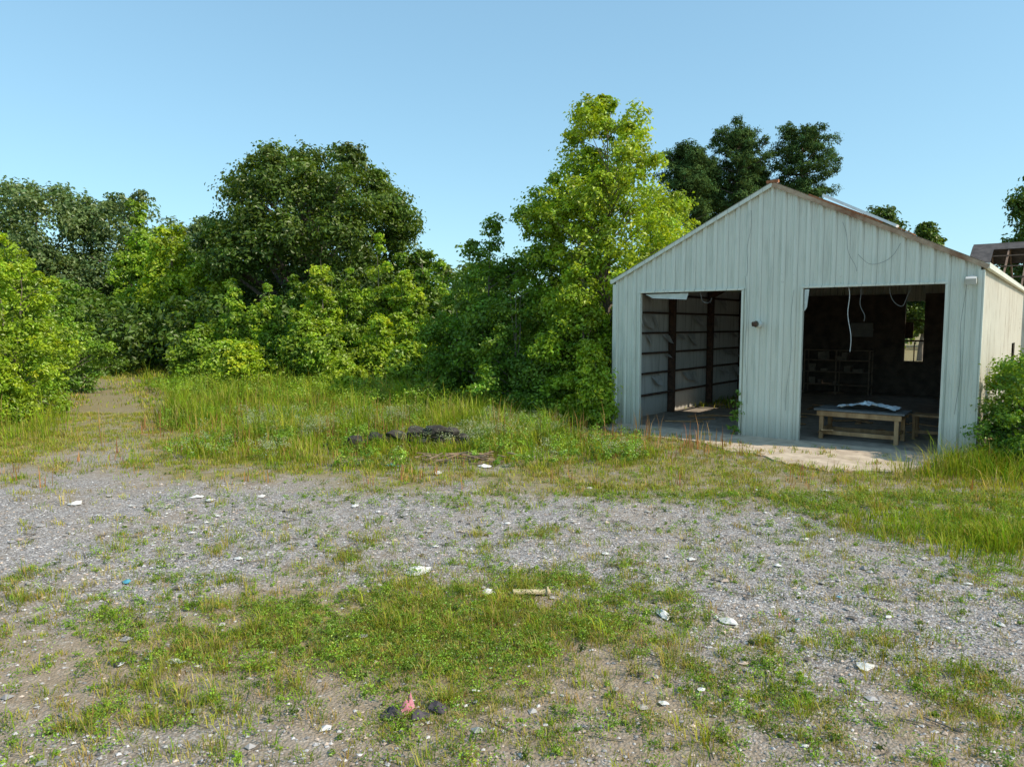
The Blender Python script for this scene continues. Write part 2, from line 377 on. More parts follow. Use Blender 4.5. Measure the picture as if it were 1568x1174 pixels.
for a in [(-13,38,5.6,1.4,LG),(-9.8,36.3,6.9,1.4,YG),(-7.0,38,8.1,1.5,YG),(-8.4,37.2,6.0,1.2,LG),(-5.6,37,6.3,1.2,YG),(-3.8,39,6.4,1.8,LG),(-11.4,37.5,5.6,1.1,MG),(-15.3,39,5.4,1.3,LG),(-4.6,35,4.9,1.2,YG)]:
    spire(*a)
for a in [(-16.8,43,6.0,3,MG),(-11,42,6.5,2.6,MG),(-1.4,32,5.5,2.2,MG),(-6.2,33.5,3.6,1.5,YG),(-8.5,33,3.0,1.5,LG),(-15.8,36,3.2,1.4,LG),(-11.9,31.5,2.5,1.15,YG),(-2.2,29.5,3.6,1.6,LG),
          (-10,33.5,4.0,1.1,LG),(-4.6,31,2.2,1.2,LG),(-7.2,30.5,1.6,1.0,YG),(-13.6,34,2.6,1.2,LG),(.5,36,6.0,2.6,MG),(-2.8,27.8,1.6,.9,LG)]:
    bush(*a,size=.18,n=44,cl=.62,nl=16)
for a in [(-23.8,50,10.3,3.0,YG),(-28,54,12.6,2.6,LG),(-20,47,7.6,3,YG),(-6,48,8.5,3.5,MG),(-31,50,6.5,4,MG),(-37,52,7,4.5,GG),(-25,56,8.5,5,MG),(-19,58,10,5,DG),(-2,46,7,3.2,MG)]:
    tree("broadleaf_tree",a[0],a[1],a[2],[(.05,a[3]*.8),(.35,a[3]),(.7,a[3]*.8),(1,a[3]*.25)],62,1.0,18,14,.28,a[4],.18,.4,grow=.5)
for a in [(-16.6,23.5,6.2,2.0,YG),(-18.2,26,5.8,2.2,LG),(-15.8,21.5,2.4,1.1,YG),(-20,31,4.5,2.2,MG)]:
    bush(*a,size=.12,n=75,name="roadside_sapling",cl=.5,nl=18)
for a in [(-51,66,14.4,7),(-43,65,15.8,7.5),(-35.5,67,15.2,6.8),(-58,62,13,6.5),(-30,72,13.5,6)]:
    tree("cedar_elm_tree",a[0],a[1],a[2],[(.08,a[3]*.8),(.4,a[3]),(.75,a[3]*.9),(.9,a[3]*.7),(1,a[3]*.45)],140,1.6,18,13,.36,GG,.35,.35,.2,lob=.5,colvar=.08)
# pines: bare pole trunks with a tufted crown in tiers
def pine(x,y,h,r,lo=.5,nt=9):
    n=9; tt=np.linspace(0,1,n); wob=np.cumsum(rng.normal(0,.06,(n,2)),0)
    TP=np.column_stack([x+wob[:,0],y+wob[:,1],tt*(h-.5)-.1]); Vs=[];Qs=[];o=0
    v,q=tube(TP,.26*(1-tt*.75),7); Vs.append(v);Qs.append(q);o=len(v)
    cc=[];cr=[]
    for k in range(nt):
        f=lo+(1-lo)*(k+.3)/nt; zc=f*h; R=r*np.interp((f-lo)/(1-lo),[0,.25,.6,.85,1],[.55,.9,1,.8,.4])
        nb=rng.integers(6,9); a0=rng.uniform(0,6.28)
        for j in range(nb):
            if k<2 and rng.random()<.45: continue
            a=a0+j*6.283/nb+rng.normal(0,.25); rr=R*rng.uniform(.6,1.1)
            b=np.array([np.interp(zc/h,tt,TP[:,0]),np.interp(zc/h,tt,TP[:,1]),zc-.2])
            e=np.array([x+wob[-3,0]+math.cos(a)*rr,y+wob[-3,1]+math.sin(a)*rr,zc+rr*.28+rng.normal(0,.2)])
            q=np.linspace(0,1,5)[:,None]; md=(b+e)/2-np.array([0,0,.08*rr]); pp=(1-q)**2*b+2*q*(1-q)*md+q*q*e
            v,qq=tube(pp,.06*(1-.75*q[:,0]),4); Vs.append(v);Qs.append(qq+o);o+=len(v)
            for u in (.5,.78,1.0):
                pt=(1-u)**2*b+2*u*(1-u)*md+u*u*e
                cc.append(pt+rng.normal(0,.15,3)+np.array([0,0,.12])); cr.append(rng.uniform(.42,.74)*(.7+.3*u))
    cc.append(np.array([x+wob[-1,0],y+wob[-1,1],h-.45])); cr.append(.6)
    pos,nr,sz,c=clumpleaves(np.array(cc),np.array(cr),15,14,.26,PG,.7,.4,.14)
    VL,QL,CL=leafquads(pos,nr,sz,c,.3); VB=np.concatenate(Vs)
    mesh_np("pine_tree",np.concatenate([VB,VL]),[(np.concatenate(Qs),0),(QL+len(VB),1)],np.concatenate([np.full((len(VB),3),.1),CL]),[M_bark,M_needle])
pine(14.2,58,17.2,1.9,.6,8);pine(18.6,60,19.1,2.3,.58);pine(23.7,60,19.0,2.5,.56);pine(21.1,63,17.2,1.5,.62,7);pine(16.4,62,16.6,1.4,.62,6)
for a in [(30.6,60,13.0,2.8),(34.5,60,11.4,2.0),(33.5,45,13.2,3.2),(35.5,46,14.5,3)]:
    tree("loblolly_tree",a[0],a[1],a[2],[(.3,a[3]*.7),(.6,a[3]),(.85,a[3]*.8),(1,a[3]*.3)],95,1.0,17,15,.28,DG,.22,.5)
tree("corner_bush",11.45,15.0,2.95,[(.03,1.3),(.3,1.6),(.65,1.45),(.9,.8),(1,.3)],100,.36,18,15,.085,MG,.04,.6,stems=3,grow=.6,lob=.5)
bush(13.0,17,3.2,1.3,MG,.1,44,"corner_bush",.4)
tree("climbing_vine",6.06,19.08,1.5,[(.03,.12),(.5,.16),(1,.05)],12,.14,10,8,.08,MG,.012,.5)
# distant treeline, one object
n=420; tx=rng.uniform(-130,130,n); ty=rng.uniform(78,96,n)+np.abs(tx)*.1
tz=rng.uniform(0,1,n)**.8*(9+2*vn(tx,ty*0,.08,2))*.9
cr=rng.uniform(1.8,3.2,n)
pos,nr,sz,c=clumpleaves(np.column_stack([tx,ty,tz]),cr,14,11,.7,GG)
V,Q,Cc=leafquads(pos,nr,sz,c); mesh_np("distant_treeline",V,[(Q,0)],Cc,[M_leaf])
# undergrowth behind the saplings, one object
n=440; tx=rng.uniform(-48,3,n); ty=rng.uniform(41,58,n)-np.clip(tx+8,0,11)*.9
tz=rng.uniform(0,1,n)*4.2; cr=rng.uniform(.9,1.6,n)
pos,nr,sz,c=clumpleaves(np.column_stack([tx,ty,tz]),cr,15,11,.35,DG)
k=pos[:,2]>0; V,Q,Cc=leafquads(pos[k],nr[k],sz[k],c[k]); mesh_np("undergrowth",V,[(Q,0)],Cc,[M_leaf])
# low weeds at the foot of the thicket, one object
n=1100; tx=rng.uniform(-18,3,n); ty=rng.uniform(21,33,n); k=(ty>21.5-.42*(tx-2))&(trackdist(tx,ty)>1.8); tx=tx[k];ty=ty[k]
cr=rng.uniform(.18,.55,len(tx)); pos,nr,sz,c=clumpleaves(np.column_stack([tx,ty,cr*1.0]),cr,10,8,.09,LG)
k=outside(pos)&(pos[:,2]>0); V,Q,Cc=leafquads(pos[k],nr[k],sz[k],c[k]); mesh_np("thicket_weeds",V,[(Q,0)],Cc,[M_leaf])
# leafy weeds standing in the meadow, one object
Cw=sample(600,-11,3,14.5,24,lambda x,y:sst(.45,.6,fbm(x,y,.9,3))*tallf(x,y))
cr=rng.uniform(.08,.22,len(Cw)); pos,nr,sz,c=clumpleaves(np.column_stack([Cw,cr*1.3]),cr,12,8,.05,(.22,.36,.035),1.5,.4,.25)
k=pos[:,2]>0; V,Q,Cc=leafquads(pos[k],nr[k],sz[k],c[k]); mesh_np("meadow_weeds",V,[(Q,0)],Cc,[M_leaf])
Cw=sample(420,-11,9,12.5,24,lambda x,y:sst(.5,.65,fbm(x,y,.9,1))*cover(x,y)[0]*free(x,y))
tufts("dock_stems",Cw,3,lambda x,y:.25+.4*sst(15,18,y),.018,.05,[(.36,.15,.07),(.45,.28,.12)],[1,1],(.05,.3))
# small broadleaf weeds in the yard, one object
Cw=sample(4200,-6,9,4.2,12.5,lambda x,y:(cover(x,y)[0]**1.5*.7+.06)*free(x,y))
Cw=np.concatenate([Cw,sample(900,-9,8,12,20,lambda x,y:(cover(x,y)[0])*free(x,y))])
cr=rng.uniform(.02,.11,len(Cw))*(1+.7*(rng.random(len(Cw))<.06)); cc=np.column_stack([Cw,hgt(Cw[:,0],Cw[:,1])+cr*.5])
pos,nr,sz,c=clumpleaves(cc,cr,7,6,.022,(.19,.31,.024),.8,.5,.28)
V,Q,Cc=leafquads(pos,nr,sz,c); mesh_np("broadleaf_weeds",V,[(Q,0)],Cc,[M_leaf])
Cw=sample(900,-9,3,14,22,lambda x,y:sst(.5,.7,fbm(x,y,.6,6))*tallf(x,y))
cc=np.column_stack([Cw,.22+.3*rng.random(len(Cw))]); pos,nr,sz,c=clumpleaves(cc,np.full(len(Cw),.12),5,5,.03,(.40,.45,.27),.8,.5,.1)
V,Q,Cc=leafquads(pos,nr,sz,c); mesh_np("flowering_weeds",V,[(Q,0)],Cc,[M_leaf])

# ------------------------------------------------------------ pebbles
oct_=np.array([(1,0,0),(0,1,0),(-1,0,0),(0,-1,0),(0,0,1),(0,0,-1)],float)
of=np.array([(0,1,4),(1,2,4),(2,3,4),(3,0,4),(1,0,5),(2,1,5),(3,2,5),(0,3,5)])
P=sample(45000,-9,10,4.2,13.5,lambda x,y:(.12+.88*cover(x,y)[1])*(1-.6*cover(x,y)[0])*free(x,y)*(12/(y+3))**2/4)
n=len(P); s=.006+.011*rng.random(n)**3*1.6; big=rng.random(n)<.010; s=np.where(big,s*2.2,s)
jit=rng.uniform(.6,1.3,(n,6,3)); V=oct_[None]*jit; an=rng.uniform(0,6.28,n); ca,sa=np.cos(an),np.sin(an)
Vx=V[:,:,0]*ca[:,None]-V[:,:,1]*sa[:,None]; Vy=V[:,:,0]*sa[:,None]+V[:,:,1]*ca[:,None]
V=np.stack([Vx*1.2,Vy,V[:,:,2]*.6],2)*s[:,None,None]+np.column_stack([P,hgt(P[:,0],P[:,1])+s*.25])[:,None,:]
gv=np.clip(.40+.13*rng.standard_normal(n),.12,.75)[:,None]*np.array([1,.95,.93]); gv[rng.random(n)<.25]*=np.array([1.08,.9,.74])
F=(np.arange(n)[:,None,None]*6+of[None]).reshape(-1,3)
mesh_np("loose_gravel",V.reshape(-1,3),[(F,0)],np.repeat(gv,6,0),[M_stone])

# ------------------------------------------------------------ building
class MB:
    def __init__(s): s.V=[];s.F=[];s.n=0
    def quad(s,*p):
        s.V+= [tuple(q) for q in p]; s.F.append(tuple(range(s.n,s.n+len(p)))); s.n+=len(p)
    def box(s,c,d,R=None):
        R=R or Matrix.Identity(3); c=Vector(c); b=s.n
        for sx in(-1,1):
            for sy in(-1,1):
                for sz in(-1,1):
                    s.V.append(tuple(c+R@Vector((sx*d[0]/2,sy*d[1]/2,sz*d[2]/2))))
        for f in((0,1,3,2),(4,6,7,5),(0,4,5,1),(2,3,7,6),(0,2,6,4),(1,5,7,3)): s.F.append(tuple(b+i for i in f))
        s.n+=8
    def beam(s,p,q,w,h):
        p=Vector(p);q=Vector(q);d=q-p;l=d.length;xx=d/l
        up=Vector((0,0,1)) if abs(xx.z)<.95 else Vector((0,1,0))
        yy=up.cross(xx).normalized(); zz=xx.cross(yy)
        s.box((p+q)/2,(l,w,h),Matrix((xx,yy,zz)).transposed())
    def tube(s,pts,r,sides=6):
        v,q=tube(pts,[r]*len(pts),sides); s.V+=[tuple(a) for a in v]; s.F+=[tuple(int(i)+s.n for i in a) for a in q]; s.n+=len(v)
    def hull(s,c,r,npt=16,sc=(1,1,.7)):
        bm=bmesh.new(); pts=unit(rng.standard_normal((npt,3)))*rng.uniform(.75,1.1,(npt,1))*np.array(sc)*r
        vs=[bm.verts.new(tuple(p+np.array(c))) for p in pts]
        bmesh.ops.convex_hull(bm,input=vs); bm.verts.ensure_lookup_table()
        ids={v:i+s.n for i,v in enumerate(bm.verts)}
        s.V+=[tuple(v.co) for v in bm.verts]; s.F+=[tuple(ids[v] for v in f.verts) for f in bm.faces]; s.n+=len(bm.verts); bm.free()
    def obj(s,name,mat,parent=None,bevel=0):
        me=bpy.data.meshes.new(name); me.from_pydata(s.V,[],s.F); me.materials.append(mat); me.update()
        o=bpy.data.objects.new(name,me); coll.objects.link(o)
        if parent: o.parent=parent
        if bevel:
            b=o.modifiers.new("b",'BEVEL'); b.width=bevel; b.segments=2
        return o
def empty(name,locn,rot=0):
    e=bpy.data.objects.new(name,None); e.location=locn; e.rotation_euler=(0,0,rot); coll.objects.link(e); return e
ANG=math.atan2(A[1],A[0])
shed=empty("metal_shed",(L0[0],L0[1],0),ANG)
def roofz(s): return EAVE+(RIDGE-EAVE)*(1-abs(s-W/2)/(W/2))
def ribs(length,extra=()):
    """breakpoints and outward offsets of an R-panel profile"""
    pts=[]; rp=.305; k=0
    while k*rp<length+rp:
        b=k*rp
        pts+=[(b-.065,0),(b-.028,.045),(b+.028,.045),(b+.065,0),(b+.115,0),(b+.122,.009),(b+.138,.009),(b+.145,0),(b+.17,0),(b+.177,.009),(b+.193,.009),(b+.2,0)]
        k+=1
    pts=[q for q in pts if 0<=q[0]<=length]
    xs=[q[0] for q in pts]; os=[q[1] for q in pts]
    for e in [0,length,*extra]:
        o=float(np.interp(e,xs,os)); pts.append((e,o))
    pts.sort(); return pts
D1=(.84,3.84); D2=(5.43,8.52); DH=3.93
fw=MB(); pr=ribs(W,(D1[0],D1[1],D2[0],D2[1],W/2))
for (a,oa),(b,ob) in zip(pr[:-1],pr[1:]):
    if b-a<1e-5: continue
    mid=(a+b)/2; zb=DH if (D1[0]<mid<D1[1] or D2[0]<mid<D2[1]) else .02
    fw.quad((a,-oa,zb),(b,-ob,zb),(b,-ob,roofz(b)),(a,-oa,roofz(a)))
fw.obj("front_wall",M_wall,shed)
def side(s0,sgn,name,holes=(),mat=M_wall):
    w=MB(); pr=ribs(DEP,[e for h in holes for e in h[:2]])
    for (a,oa),(b,ob) in zip(pr[:-1],pr[1:]):
        if b-a<1e-5: continue
        mid=(a+b)/2; zz=[(.02,EAVE)]
        for h in holes:
            if h[0]<mid<h[1]: zz=[(.02,h[2]),(h[3],EAVE)]
        for z0,z1 in zz:
            w.quad((s0+sgn*oa,a,z0),(s0+sgn*ob,b,z0),(s0+sgn*ob,b,z1),(s0+sgn*oa,a,z1))
    return w.obj(name,mat,shed)
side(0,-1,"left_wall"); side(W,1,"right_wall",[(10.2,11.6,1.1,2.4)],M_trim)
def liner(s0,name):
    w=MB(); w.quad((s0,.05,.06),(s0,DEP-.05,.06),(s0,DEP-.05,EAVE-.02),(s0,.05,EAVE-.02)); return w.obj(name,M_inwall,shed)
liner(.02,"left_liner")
bw=MB(); BO=(5.25,5.95,1.5,4.0)
pr=ribs(W,(BO[0],BO[1],W/2))
for (a,oa),(b,ob) in zip(pr[:-1],pr[1:]):
    if b-a<1e-5: continue
    mid=(a+b)/2; hz=(BO[0]<mid<BO[1])
    for z0,za,zb2 in ([(.02,BO[2],BO[2]),(BO[3],roofz(a),roofz(b))] if hz else [(.02,roofz(a),roofz(b))]):
        bw.quad((a,DEP+oa,z0),(b,DEP+ob,z0),(b,DEP+ob,zb2),(a,DEP+oa,za))
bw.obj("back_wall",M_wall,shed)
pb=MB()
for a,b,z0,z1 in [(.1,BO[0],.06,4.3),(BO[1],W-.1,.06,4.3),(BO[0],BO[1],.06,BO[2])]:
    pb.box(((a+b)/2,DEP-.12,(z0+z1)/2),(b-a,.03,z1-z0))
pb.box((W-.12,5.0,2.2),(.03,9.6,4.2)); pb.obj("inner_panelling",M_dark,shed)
wn=MB(); wn.box(((BO[0]+BO[1])/2,DEP-.05,2.35),(BO[1]-BO[0],.05,.07)); wn.box(((BO[0]+BO[1])/2,DEP-.05,3.2),(BO[1]-BO[0],.05,.05)); wn.box((BO[0]+.36,DEP-.05,1.9),(.04,.05,.8)); wn.box((BO[0]+.15,DEP-.06,2.8),(.3,.02,.7)); wn.obj("window_frame",M_rust,shed)
rf=MB(); pr=ribs(DEP+.2,(5.6,7.2)); hole=(6.2,6.85)
for sg in(0,1):
    segs=[(-.12,W/2)] if sg==0 else [(W/2,hole[0]),(hole[0],hole[1]),(hole[1],W+.12)]
    for s0,s1 in segs:
        for (a,oa),(b,ob) in zip(pr[:-1],pr[1:]):
            if b-a<1e-5: continue
            if sg==1 and s0==hole[0] and 5.6<(a+b)/2<7.2: continue
            z=lambda s,o: roofz(s)+.03+o
            rf.quad((s0,a-.1,z(s0,oa)),(s1,a-.1,z(s1,oa)),(s1,b-.1,z(s1,ob)),(s0,b-.1,z(s0,ob)))
rf.obj("roof",M_trim,shed)
tr=MB()
tr.beam((-.14,-.085,EAVE-.07),(W/2,-.085,RIDGE-.0),.05,.09)
tr.beam((W+.12,-.1,EAVE-.04),(W+.12,DEP+.1,EAVE-.04),.09,.12)
tr.beam((-.12,-.1,EAVE-.04),(-.12,DEP+.1,EAVE-.04),.09,.12)
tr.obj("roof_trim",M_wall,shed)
tr=MB(); tr.beam((W/2,-.088,RIDGE),(W+.14,-.088,EAVE-.07),.05,.10); tr.obj("rake_trim",simplemat("rust_rake",(.24,.11,.055),(.60,.46,.32),2.0,.8,.2,detail=9),shed)
tr=MB()
for s in (0,W): tr.box((s+(.02 if s else -.02),-.03,(EAVE-.12)/2),(.12,.10,EAVE-.14))
for d in (D1,D2):
    tr.box((d[0]-.03,-.0,DH/2),(.055,.12,DH-.02)); tr.box((d[1]+.03,0,DH/2),(.055,.12,DH-.02))
    tr.box(((d[0]+d[1])/2,0,DH+.03),(d[1]-d[0]+.12,.12,.05))
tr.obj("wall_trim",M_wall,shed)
rt=MB(); rt.box((W/2,-.08,RIDGE+.07),(.30,.10,.07)); rt.beam((W/2+.9,-.1,roofz(W/2+.9)+.08),(W/2+2.6,-.1,roofz(W/2+2.6)+.09),.02,.05)
rt.beam((W/2+2.4,.3,roofz(W/2+2.4)+.12),(W/2+3.2,.3,roofz(W/2+3.2)+.10),.5,.012)
rt.obj("rusty_ridge_cap",simplemat("rust_orange",(.25,.08,.03),(.45,.2,.1),12,.9,.3),shed)
fl=MB(); fl.beam((W/2+1.25,-.02,roofz(W/2+1.25)+.20),(W/2+2.9,-.02,roofz(W/2+2.9)+.13),.3,.06); fl.obj("loose_flashing",simplemat("galvanised",(.70,.72,.74),(.84,.86,.88),5,.4,.2),shed)
fr=MB()
for t in (.12,3.5,6.7,9.9,13.1):
    for s in (.16,W-.16):
        fr.box((s,t,2.15),(.2,.03,4.3)); fr.box((s-.1 if s<1 else s+.1,t,2.15),(.012,.15,4.3)); fr.box((s+.1 if s<1 else s-.1,t,2.15),(.012,.15,4.3))
    fr.beam((.1,t,EAVE-.25),(W/2,t,RIDGE-.3),.14,.26); fr.beam((W/2,t,RIDGE-.3),(W-.1,t,EAVE-.25),.14,.26)
for zz in (.75,1.45,2.1,2.75,3.4,4.0):
    fr.box((.10,DEP/2,zz),(.11,DEP-.3,.06))
    fr.box((W-.22,DEP/2,zz),(.08,DEP-.3,.05))
for s in np.arange(.8,W,1.1): fr.box((s,DEP/2,roofz(s)-.10),(.06,DEP-.3,.12))
for s in (D1[0]-.12,D1[1]+.15,D2[0]-.15,D2[1]+.12): fr.box((s,.12,2.1),(.1,.10,4.1))
for d in (D1,D2): fr.box(((d[0]+d[1])/2,.13,DH+.13),(d[1]-d[0],.1,.16))
fr.obj("steel_frame",M_rust,shed)
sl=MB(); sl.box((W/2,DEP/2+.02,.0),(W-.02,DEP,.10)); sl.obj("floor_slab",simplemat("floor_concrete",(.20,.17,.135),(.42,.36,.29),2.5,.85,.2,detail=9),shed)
ap=MB(); pts=[]
for i in range(91):
    s=-.05+9.3*i/90; t=float(np.interp(s,[p[0] for p in APR],[p[1] for p in APR]))+.5*(float(vn(s,0,1.3,1))-.5)+.25*(float(vn(s,5,6,1))-.5); pts.append((s,t))
for (a,ta),(b,tb) in zip(pts[:-1],pts[1:]):
    ap.quad((a,ta,.02),(b,tb,.02),(b,.02,.046),(a,.02,.046)); ap.quad((a,ta,-.05),(b,tb,-.05),(b,tb,.02),(a,ta,.02))
ap.obj("concrete_apron",M_conc,shed)
# weeds creeping on to the apron
ae=sample(170,3,12,12,21,lambda x,y:((loc(x,y)[1]<-.5)&(loc(x,y)[1]>-3.6)&(loc(x,y)[0]>0)&(loc(x,y)[0]<9))*(1.0*(vn(x,y,2.2,3)>.62)))
k=np.repeat(np.arange(len(ae)),9); off=rng.standard_normal((len(k),2))*.04
grass_obj("apron_weeds",np.column_stack([ae[k]+off,np.full(len(k),.02)]),rng.uniform(.03,.13,len(k)),np.full(len(k),.012),rng.uniform(.2,1,len(k)),rng.uniform(0,6.28,len(k)),gcol(len(k),PAL,[3,4,4,4,2]))
vt=MB(); vt.tube([(4.34,-.04,3.02),(4.34,-.14,3.02),(4.32,-.26,3.03)],.085,14); vt.obj("vent_pipe",simplemat("pvc",(.6,.6,.56),(.72,.72,.68),5,.5,.1),shed)
vd=MB(); vd.tube([(4.24,-.30,3.03),(4.33,-.24,3.03)],.062,12); vd.hull((4.27,-.28,3.03),.06,14,(1,1,1)); vd.obj("vent_opening",M_rust,shed)
ld=MB(); ld.box((9.02,-.12,4.05),(.10,.12,.08)); ld.box((9.02,-.2,3.98),(.2,.10,.14),Matrix.Rotation(.5,3,'X')); ld.obj("flood_light",simplemat("lamp_grey",(.5,.5,.48),(.62,.62,.6),5,.5,.1),shed)
cb=MB()
def cable(p,q,sag,n=14,r=.004):
    p=np.array(p);q=np.array(q); t=np.linspace(0,1,n)[:,None]
    P=p*(1-t)+q*t; P[:,2]-=sag*4*(t*(1-t))[:,0]; P[:,0]+=.03*np.sin(t[:,0]*9+p[0]*3); cb.tube(P,r,4)
cable((4.05,-.06,6.0),(3.95,-.06,4.3),0); cable((3.95,-.06,4.3),(4.05,-.06,.9),0)
cable((6.3,-.07,5.5),(6.65,-.07,4.3),.1); cable((6.65,-.07,4.7),(7.6,-.07,4.9),.35); cable((5.2,-.07,3.9),(5.1,-.07,.8),0)
cable((6.7,.1,3.9),(6.85,.1,3.1),.1,r=.007); cable((7.3,.3,4.0),(7.8,.3,3.9),.5,r=.007)
cable((2.6,.05,3.9),(3.0,.05,3.75),.2,r=.007); cable((8.9,-.08,4.0),(8.85,-.08,1.0),0)
cb.obj("hanging_cables",simplemat("cable_grey",(.12,.12,.12),(.22,.22,.2),5,.7,.1),shed)
cb=MB(); cable((6.45,.06,3.92),(6.55,.06,2.35),-.08,r=.008); cb.obj("white_cable",simplemat("cable_white",(.6,.6,.58),(.7,.7,.68),5,.6,.1),shed)
rg=MB()
for k in range(30):
    t=rng.uniform(1,12); z0=rng.choice([.75,1.45,2.1,2.75,3.4]); w=rng.uniform(.3,1.0); h=rng.uniform(.15,.5)
    b0=.17+rng.uniform(0,.06)
    rg.quad((.05,t,z0+.6),(.05,t+w,z0+.58),(b0,t+w*.9,z0+.6-h),(b0+.05,t+w*.2,z0+.6-h*.8))
rg.obj("torn_insulation",simplemat("insulation",(.42,.41,.38),(.7,.69,.65),4,.9,.5),shed)
rg=MB(); rg.quad((.95,.02,3.9),(2.3,.02,3.9),(2.25,.0,3.72),(1.2,.0,3.78)); rg.quad((5.47,-.08,3.9),(5.58,-.08,3.9),(5.54,-.09,3.45),(5.48,-.09,3.35)); rg.obj("torn_sheet",simplemat("sheet_pale",(.5,.52,.48),(.66,.68,.63),4,.8,.3),shed)

# ------------------------------------------------------------ table
def place(s,t): p=L0+A*s+B*t; return (p[0],p[1],.05)
tb=empty("work_table",place(6.65,1.15),ANG)
t1=MB()
for sx in(-.88,.88):
    for sy in(-.42,.42): t1.box((sx,sy,.37),(.10,.10,.74))
for sy in(-.42,.42): t1.box((0,sy,.17),(1.66,.045,.10)); t1.box((0,sy*1.12,.66),(1.98,.04,.13))
for sx in(-.88,.88): t1.box((sx,0,.24),(.045,.74,.09)); t1.box((sx*1.06,0,.655),(.04,.86,.11))
t1.obj("legs_and_rails",M_wood,tb,.006)
t1=MB()
for i in range(5): t1.box((0,-.42+i*.212,.76+.003*(i%2)),(2.12,.20,.045))
t1.obj("top",simplemat("dark_top",(.09,.09,.095),(.20,.20,.19),7,.7,.3),tb,.006)
gx=np.linspace(-.55,.85,40); gy=np.linspace(-.42,.34,26); GX,GY=np.meshgrid(gx,gy)
zz=.80+.26*fbm(GX,GY,3.5,2)*(1-np.abs(GX-.15)/.95)+.05*vn(GX,GY,12,3)
V=np.stack([GX+.05*(vn(GX,GY,4,1)-.5),GY+.08*(vn(GX,GY,3,6)-.5)*2,zz],2).reshape(-1,3); i=np.arange(40*26).reshape(26,40)
F=np.stack([i[:-1,:-1].ravel(),i[:-1,1:].ravel(),i[1:,1:].ravel(),i[1:,:-1].ravel()],1)
o=mesh_np("crumpled_tarp",V,[(F,0)],None,[simplemat("tarp",(.62,.72,.78),(.82,.87,.9),4,.5,.3)]); o.parent=tb
bn=empty("wooden_bench",place(8.1,2.3),ANG); b1=MB()
b1.box((0,0,.62),(.9,.6,.05))
for sx in(-.4,.4):
    for sy in(-.25,.25): b1.box((sx,sy,.3),(.07,.07,.6))
b1.box((0,-.25,.2),(.74,.04,.08)); b1.obj("bench_frame",M_wood,bn,.005)
rk=empty("shelving_rack",place(2.9,13.9),ANG); r1=MB()
for sx in(-1.3,0,1.3):
    for sy in(-.3,.3): r1.box((sx,sy,.95),(.05,.05,1.9))
for zz_ in(.4,.95,1.45,1.88): r1.box((0,0,zz_),(2.6,.62,.04))
r1.obj("rack_frame",simplemat("rack",(.18,.13,.095),(.36,.27,.19),6,.8,.2),rk)
r2=MB()
for k in range(16):
    w=rng.uniform(.12,.4);h=rng.uniform(.1,.35); r2.box((rng.uniform(-1.1,1.1),rng.uniform(-.1,.1),rng.choice([.42,.97,1.47])+h/2+.005),(w,.3,h),Matrix.Rotation(rng.uniform(-.3,.3),3,'Z'))
r2.obj("boxes",simplemat("box_brown",(.14,.115,.09),(.40,.32,.24),3,.8,.2),rk,.01)
wb=empty("workbench",place(8.2,9.5),ANG); w1=MB()
w1.box((0,0,.9),(1.1,4,.06))
for sy in(-1.9,0,1.9):
    for sx in(-.5,.5): w1.box((sx,sy,.44),(.08,.08,.88))
w1.box((0,0,.3),(1.0,3.9,.04)); w1.box((.1,-1,1.15),(.5,.6,.44)); w1.box((-.1,.6,1.08),(.4,.4,.3)); w1.obj("bench_body",M_wood,wb,.01)
sg=empty("wall_sign",place(3.6,14.8),ANG); s1=MB(); s1.box((0,0,2.75),(.9,.03,.6)); s1.box((0,-.02,2.75),(.98,.02,.05)); s1.obj("board",simplemat("board",(.2,.2,.2),(.3,.3,.28),3,.6,.1),sg,.01)
db=MB()
for k in range(34):
    s=rng.uniform(.4,8.8); t=rng.uniform(1.2,9); l=rng.uniform(.2,1.3); a=rng.uniform(0,3.14)
    db.box((s,t,.075+rng.uniform(0,.03)),(l,rng.uniform(.05,.16),.03),Matrix.Rotation(a,3,'Z')@Matrix.Rotation(rng.uniform(-.03,.03),3,'Y'))
db.beam((5.6,1.6,.08),(6.0,.4,.32),.3,.03)
db.obj("floor_debris",M_wood,shed)

# ------------------------------------------------------------ damaged building behind
d0=np.array([23.1,36.0])
ds=empty("derelict_building",(d0[0],d0[1],0),ANG)
w=MB()
w.box((6,-3.9,2.3),(12,.12,4.6)); w.box((6,3.9,2.3),(12,.12,4.6)); w.box((.06,0,2.3),(.12,7.68,4.6)); w.box((11.94,0,2.3),(.12,7.68,4.6))
w.box((6,-4.15,4.5),(12.2,.05,.25)); w.obj("walls",M_trim,ds)
w=MB()
for s in np.arange(0,12.1,.75):
    w.beam((s,-4.1,4.6),(s,0,6.85),.06,.16); w.beam((s,0,6.85),(s,4.1,4.6),.06,.16)
w.beam((0,0,6.9),(12,0,6.9),.08,.2)
for f in(.3,.55,.8): w.beam((0,-4.1*f,6.97-2.25*f),(12,-4.1*f,6.97-2.25*f),.09,.05)
w.obj("roof_rafters",simplemat("old_rafter",(.10,.065,.045),(.26,.17,.12),6,.9,.3),ds)
w=MB()
for s0,s1,f0,f1 in [(0,12,0,.16),(0,.9,.16,.8),(6,9,.16,1)]:
    w.quad((s0,-4.1*f0,7.02-2.25*f0),(s1,-4.1*f0,7.02-2.25*f0),(s1,-4.1*f1,7.02-2.25*f1),(s0,-4.1*f1,7.02-2.25*f1))
w.quad((0,.05,7.0),(12,.05,7.0),(12,1.6,6.1),(0,1.6,6.1)); w.obj("roof_sheets",simplemat("burnt_shingle",(.04,.034,.034),(.11,.095,.09),4,.9,.3),ds)

